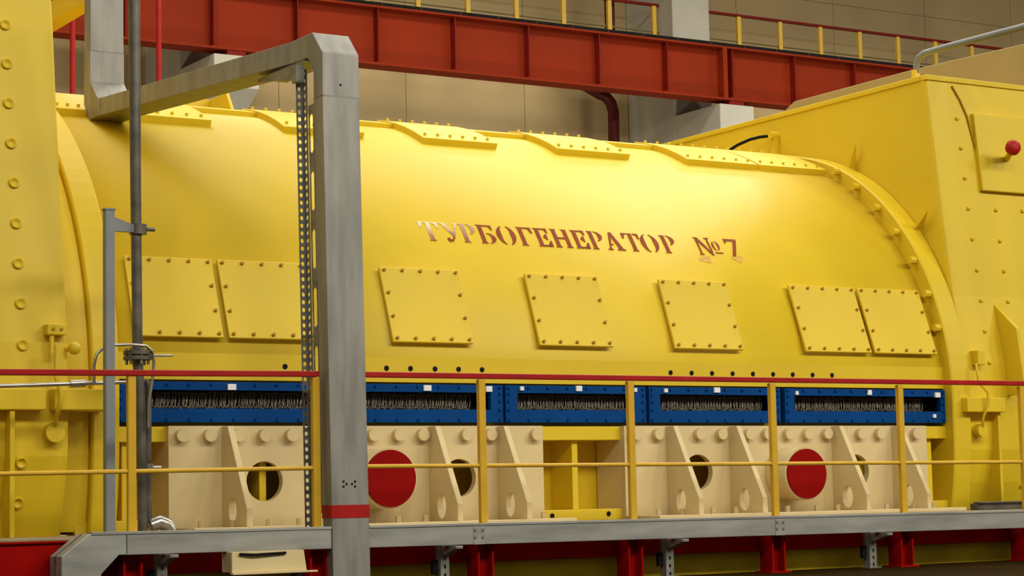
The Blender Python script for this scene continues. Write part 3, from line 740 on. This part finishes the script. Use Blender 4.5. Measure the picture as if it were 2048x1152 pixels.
# ------------------------------------------------------------------ pipes at the left
pp = thing('pipe_support_post', 'grey square steel post with arm clamping the dark pipe', 'post', (5.065, 13.5, .5))
MB().box(5.03, 13.47, .5, 5.097, 13.53, 2.70).build('post', 'greypaint', pp, .006)
MB().box(5.025, 13.465, 2.70, 5.102, 13.535, 2.712).build('end_plate', 'greypaint', pp)
a = onY(230, 432, 13.5); 
PX, PY = 5.36, 13.72
MB().prism([(5.097, 13.50, 2.66), (5.097, 13.50, 2.56), (PX-.02, 13.70, 2.585), (PX-.02, 13.70, 2.635)], (0, .035, 0)).build('arm', 'greypaint', pp, .004)
MB().tube([(PX, PY, 2.575), (PX, PY, 2.645)], .062, 18).tube([(PX+.05, PY-.03, 2.61), (PX+.11, PY-.03, 2.61)], .014, 8).build('clamp', 'pipe', pp)
vp = thing('steel_pipe', 'long dark vertical steel pipe with flange beside the grey post', 'pipe', (PX, PY, .5))
def px_at(px, py): return onY(px, py, PY)
P = [px_at(265.5, -60), px_at(268, 0), px_at(271.5, 384), px_at(274, 600), px_at(275, 705)]
MB().tube(P, .04, 16, True, [.043, .042, .038, .036, .036]).build('upper_pipe', 'pipe', vp)
F = px_at(275, 712)
MB().tube([F+Vector((0, 0, .035)), F+Vector((0, 0, .008))], .098, 22).tube([F+Vector((0, 0, -.002)), F+Vector((0, 0, -.028))], .098, 22).build('flange', 'pipe', vp, .003)
fbm = Repeat(lambda par, w: MB().tube([w+Vector((0, 0, -.06)), w+Vector((0, 0, .055))], .011, 8).build('flange_bolt', 'steel', par, base=w))
for k in range(6):
    a = PI/6+k*PI/3; fbm.put(vp, F+Vector((.075*math.cos(a), .075*math.sin(a), 0)))
P2 = [F+Vector((0, 0, -.02)), px_at(281, 800), px_at(284, 930), px_at(286, 1062)]
MB().tube(P2, .036, 14).build('lower_pipe', 'pipe', vp)
MB().tube([px_at(290, 760), px_at(297, 770), px_at(297, 860), px_at(296, 925)], .022, 12).build('bypass_pipe', 'pipe', vp)
V = px_at(297, 936)
MB().tube([V+Vector((-.05, 0, 0)), V+Vector((.09, 0, 0))], .016, 10).tube([V+Vector((0, 0, .03)), V+Vector((0, 0, -.02))], .034, 14).build('valve', 'steel', vp)
MB().tube([V, px_at(297, 1000), px_at(299, 1040)], .02, 10).build('drain_leg', 'pipe', vp)
MB().tube([px_at(300, 1052), px_at(318, 1044), px_at(334, 1050), px_at(342, 1062)], .05, 14).build('foot_elbow', 'steel', vp)
# thin bent tube
it = MB().tube([onY(188, 770, 13.62), onY(188, 730, 13.62), onY(193, 708, 13.62), onY(208, 695, 13.62), onY(230, 690, 13.62), onY(262, 689, 13.62), onY(292, 692, 13.64), onY(305, 703, 13.65), onY(308, 725, 13.65), onY(304, 765, 13.65), onY(298, 800, 13.65), onY(297, 855, 13.65)], .011, 10).tube([onY(300, 711, 13.66), onY(345, 711, 13.66)], .009, 8)
tag(it.build('impulse_tube', 'steel'), 'thin bright bent tube looping beside the pipe flange', 'tube')
hp = MB().tube([onY(-40, 774, 13.68), onY(0, 772, 13.68), onY(130, 768, 13.68), onY(255, 764, 13.68)], .015, 10).tube([onY(140, 767.5, 13.68), onY(170, 766.5, 13.68)], .026, 12)
tag(hp.build('impulse_pipe', 'steel'), 'thin horizontal bright steel pipe across the left housing ledge', 'pipe')

# ------------------------------------------------------------------ crane girder and back of the hall
GY = 38.0
g = thing('crane_girder', 'orange red steel crane girder along the back wall', 'girder', (26, GY+.25, 9.7))
MB().box(4, GY+.22, 9.74, 46, GY+.26, 10.92).build('web', 'girder', g)
MB().box(4, GY, 9.70, 46, GY+.5, 9.745).build('bottom_flange', 'girder', g)
MB().box(4, GY, 10.91, 46, GY+.5, 10.955).build('top_flange', 'girder', g)
MB().box(4, GY+.02, 10.955, 46, GY+.12, 11.03).build('crane_rail', 'black', g)
rib = Repeat(lambda par, w: MB().box(w.x-.012, GY+.03, 9.80, w.x+.012, GY+.22, 10.91).build('stiffener', 'girder_dark', par, base=w))
for k in range(-6, 12):
    X = 25.70+k*1.846
    if X > 5: rib.put(g, (X, GY+.1, 10.35))
MB().box(29.10, GY+.0, 9.745, 29.22, GY+.22, 10.91).build('splice_plate', 'girder', g)
cl = bolt_at('rail_clip', 'girder', .05, .06, 4, (0, 0, 1))
for k in range(40): cl.put(g, (6+k*.95, GY+.06, 10.955))
for X, lab in ((16.45, 'pale concrete column with corbel under the girder, behind the sloping duct'), (28.97, 'pale concrete column with corbel under the girder, upper right')):
    c = thing('concrete_column', lab, 'column', (X+.5, 40.5, FZ), 'concrete columns along the back wall')
    MB().box(X, 39.75, FZ, X+1.09, WY-.02, 17).build('shaft', 'concrete', c, .02)
    MB().prism([(X, GY, 9.60), (X, GY, 8.95), (X, 39.75, 8.0), (X, 39.75, 9.60)], (.98, 0, 0)).build('corbel', 'concrete', c, .02)
    MB().box(X+.3, GY+.02, 9.59, X+.7, GY+.45, 9.70).build('bearing_block', 'girder_dark', c)
# walkway behind the girder
WR = 40.3
wk = MB().box(4, GY+.5, 10.86, 16.4, WR+.12, 10.95).box(17.6, GY+.5, 10.86, 28.9, WR+.12, 10.95).box(30.2, GY+.5, 10.86, 46, WR+.12, 10.95).box(4, GY+.5, 10.86, 46, 39.7, 10.95)
tag(wk.build('crane_walkway', 'girder_dark'), 'narrow walkway deck on top of the orange red girder', 'walkway')
def far_rail(xa, xb, posts, lab):
    r = thing('walkway_railing', lab, 'railing', ((xa+xb)/2, WR, 10.95), 'railings on the crane walkway')
    zt_ = 12.37
    tag(MB().box(xa, WR-.04, zt_-.03, xb, WR+.04, zt_+.03).build('top_rail', 'girder_dark', r), 'dark red top rail')
    for zz in (11.35, 11.72): MB().tube([(xa, WR, zz), (xb, WR, zz)], .022, 8).build('mid_rod', 'rod', r)
    for X in posts: fp.put(r, (X, WR, 10.95))
fp = Repeat(lambda par, w: MB().box(w.x-.055, w.y-.04, 10.95, w.x+.055, w.y+.04, 12.34).build('post', 'railyellow', par, base=w))
pX = [onY(x_, 60, WR).x for x_ in (936, 1032, 1128, 1223, 1308)]
sp = (pX[-1]-pX[0])/4
pL = [pX[0]+k*sp for k in range(-4, 5)]
far_rail(18.0, 28.95, [x_ for x_ in pL if 18.05 < x_ < 28.9], 'yellow walkway railing between the two concrete columns')
pR = [onY(1477, 60, WR).x+k*sp for k in range(0, 10)]
far_rail(30.08, 44.5, pR, 'yellow walkway railing right of the upper right concrete column')
# maroon down pipe
mp_ = thing('downpipe', 'dark maroon bent downpipe on the back wall', 'pipe', (27.3, 40.8, FZ))
y_ = 40.6
P = [onY(1140, 155, y_), onY(1172, 172, y_), onY(1195, 186, y_), onY(1212, 194, y_), onY(1222, 206, y_), onY(1227, 225, y_), onY(1228, 290, y_)]
MB().tube([Vector((onY(1220, 60, y_).x, y_, 16.5)), Vector((onY(1220, 60, y_).x, y_, 11.2)), Vector((26.9, y_, 10.9)), Vector((26.5, y_, 10.7)), Vector((26.3, y_, 10.45))]+P[1:]+[Vector((P[-1].x, y_, FZ))], .135, 14).build('pipe_run', 'maroon', mp_)
# thin red pipes behind the machine
for px, z1, lab in ((145, 9.0, 'thin red vertical pipe behind the machine next to the left yellow housing'), (318, 9.0, 'thin red vertical pipe behind the machine above the sloping grey duct')):
    w = onY(px, 180, 23.0)
    tag(MB().tube([(w.x, 23.0, FZ), (w.x, 23.0, z1)], .032, 10).build('vertical_pipe', 'red'), lab, 'pipe')
# yellow overhead beam at the upper left
yo = thing('lifting_beam', 'short yellow steel beam by the top of the left yellow housing', 'beam', (5.9, 17.5, 3.9))
MB().hexa([(5.85, 17.6, 4.80), (6.0, 17.6, 4.80), (6.0, 17.6, 4.98), (5.85, 17.6, 4.98)], [(5.85, 15.99, 4.80), (6.0, 15.99, 4.80), (6.0, 15.99, 4.98), (5.85, 15.99, 4.98)]).build('beam', 'yellow', yo, .006)
MB().box(5.87, 17.3, 4.12, 5.97, 17.45, 4.80).build('beam_stand', 'yellow', yo, .004)

# ------------------------------------------------------------------ light
def area(loc, size, power, col=(1, .955, .84), rot=(0, 0, 0), sy=None):
    l = bpy.data.lights.new('hall_or_fill_lamp', 'AREA'); l.energy = power; l.size = size; l.color = col
    if sy: l.shape = 'RECTANGLE'; l.size_y = sy
    o = bpy.data.objects.new('hall_or_fill_lamp', l); COL.objects.link(o); o.location = loc; o.rotation_euler = rot
for X, k in ((-2, .6), (6, .85), (14, 1.02), (22, 1.2), (30, 1.3)):
    area((X, 21, 15), 8, 520*k, sy=5)                      # high bay lamps over the machine
    area((X, 16.5, 15), 8, 430*k, sy=2.5)
    area((X-2, -3, 13), 5.5, 1230*k, sy=3, rot=(math.radians(28), 0, 0))  # front fill row, added to brighten the upright front faces
for X in (10, 20, 30, 40):
    area((X, 30, 16.5), 4, 600, sy=2.5)
for X in (12, 20.5, 24.8, 34.5):                               # unseen strip lights added behind the girder to brighten the wall band
    area((X, 40.85, 10.3), 4, 22, rot=(math.radians(40), 0, 0), sy=.25)
for X in (12, 20, 28, 36):                                 # unseen fill lights added low behind the machine to lift the wall
    area((X, 33, 2.5), 1.2, 170, rot=(math.radians(118), 0, 0))
w = bpy.data.worlds.new('hall_ambient'); SC.world = w; w.use_nodes = True
w.node_tree.nodes['Background'].inputs['Color'].default_value = (1, .95, .80, 1)
w.node_tree.nodes['Background'].inputs['Strength'].default_value = .22
SC.view_settings.view_transform = 'Standard'; SC.view_settings.look = 'None'
SC.view_settings.exposure = 0.0; SC.view_settings.gamma = 1.0; SC.view_settings.use_curve_mapping = False
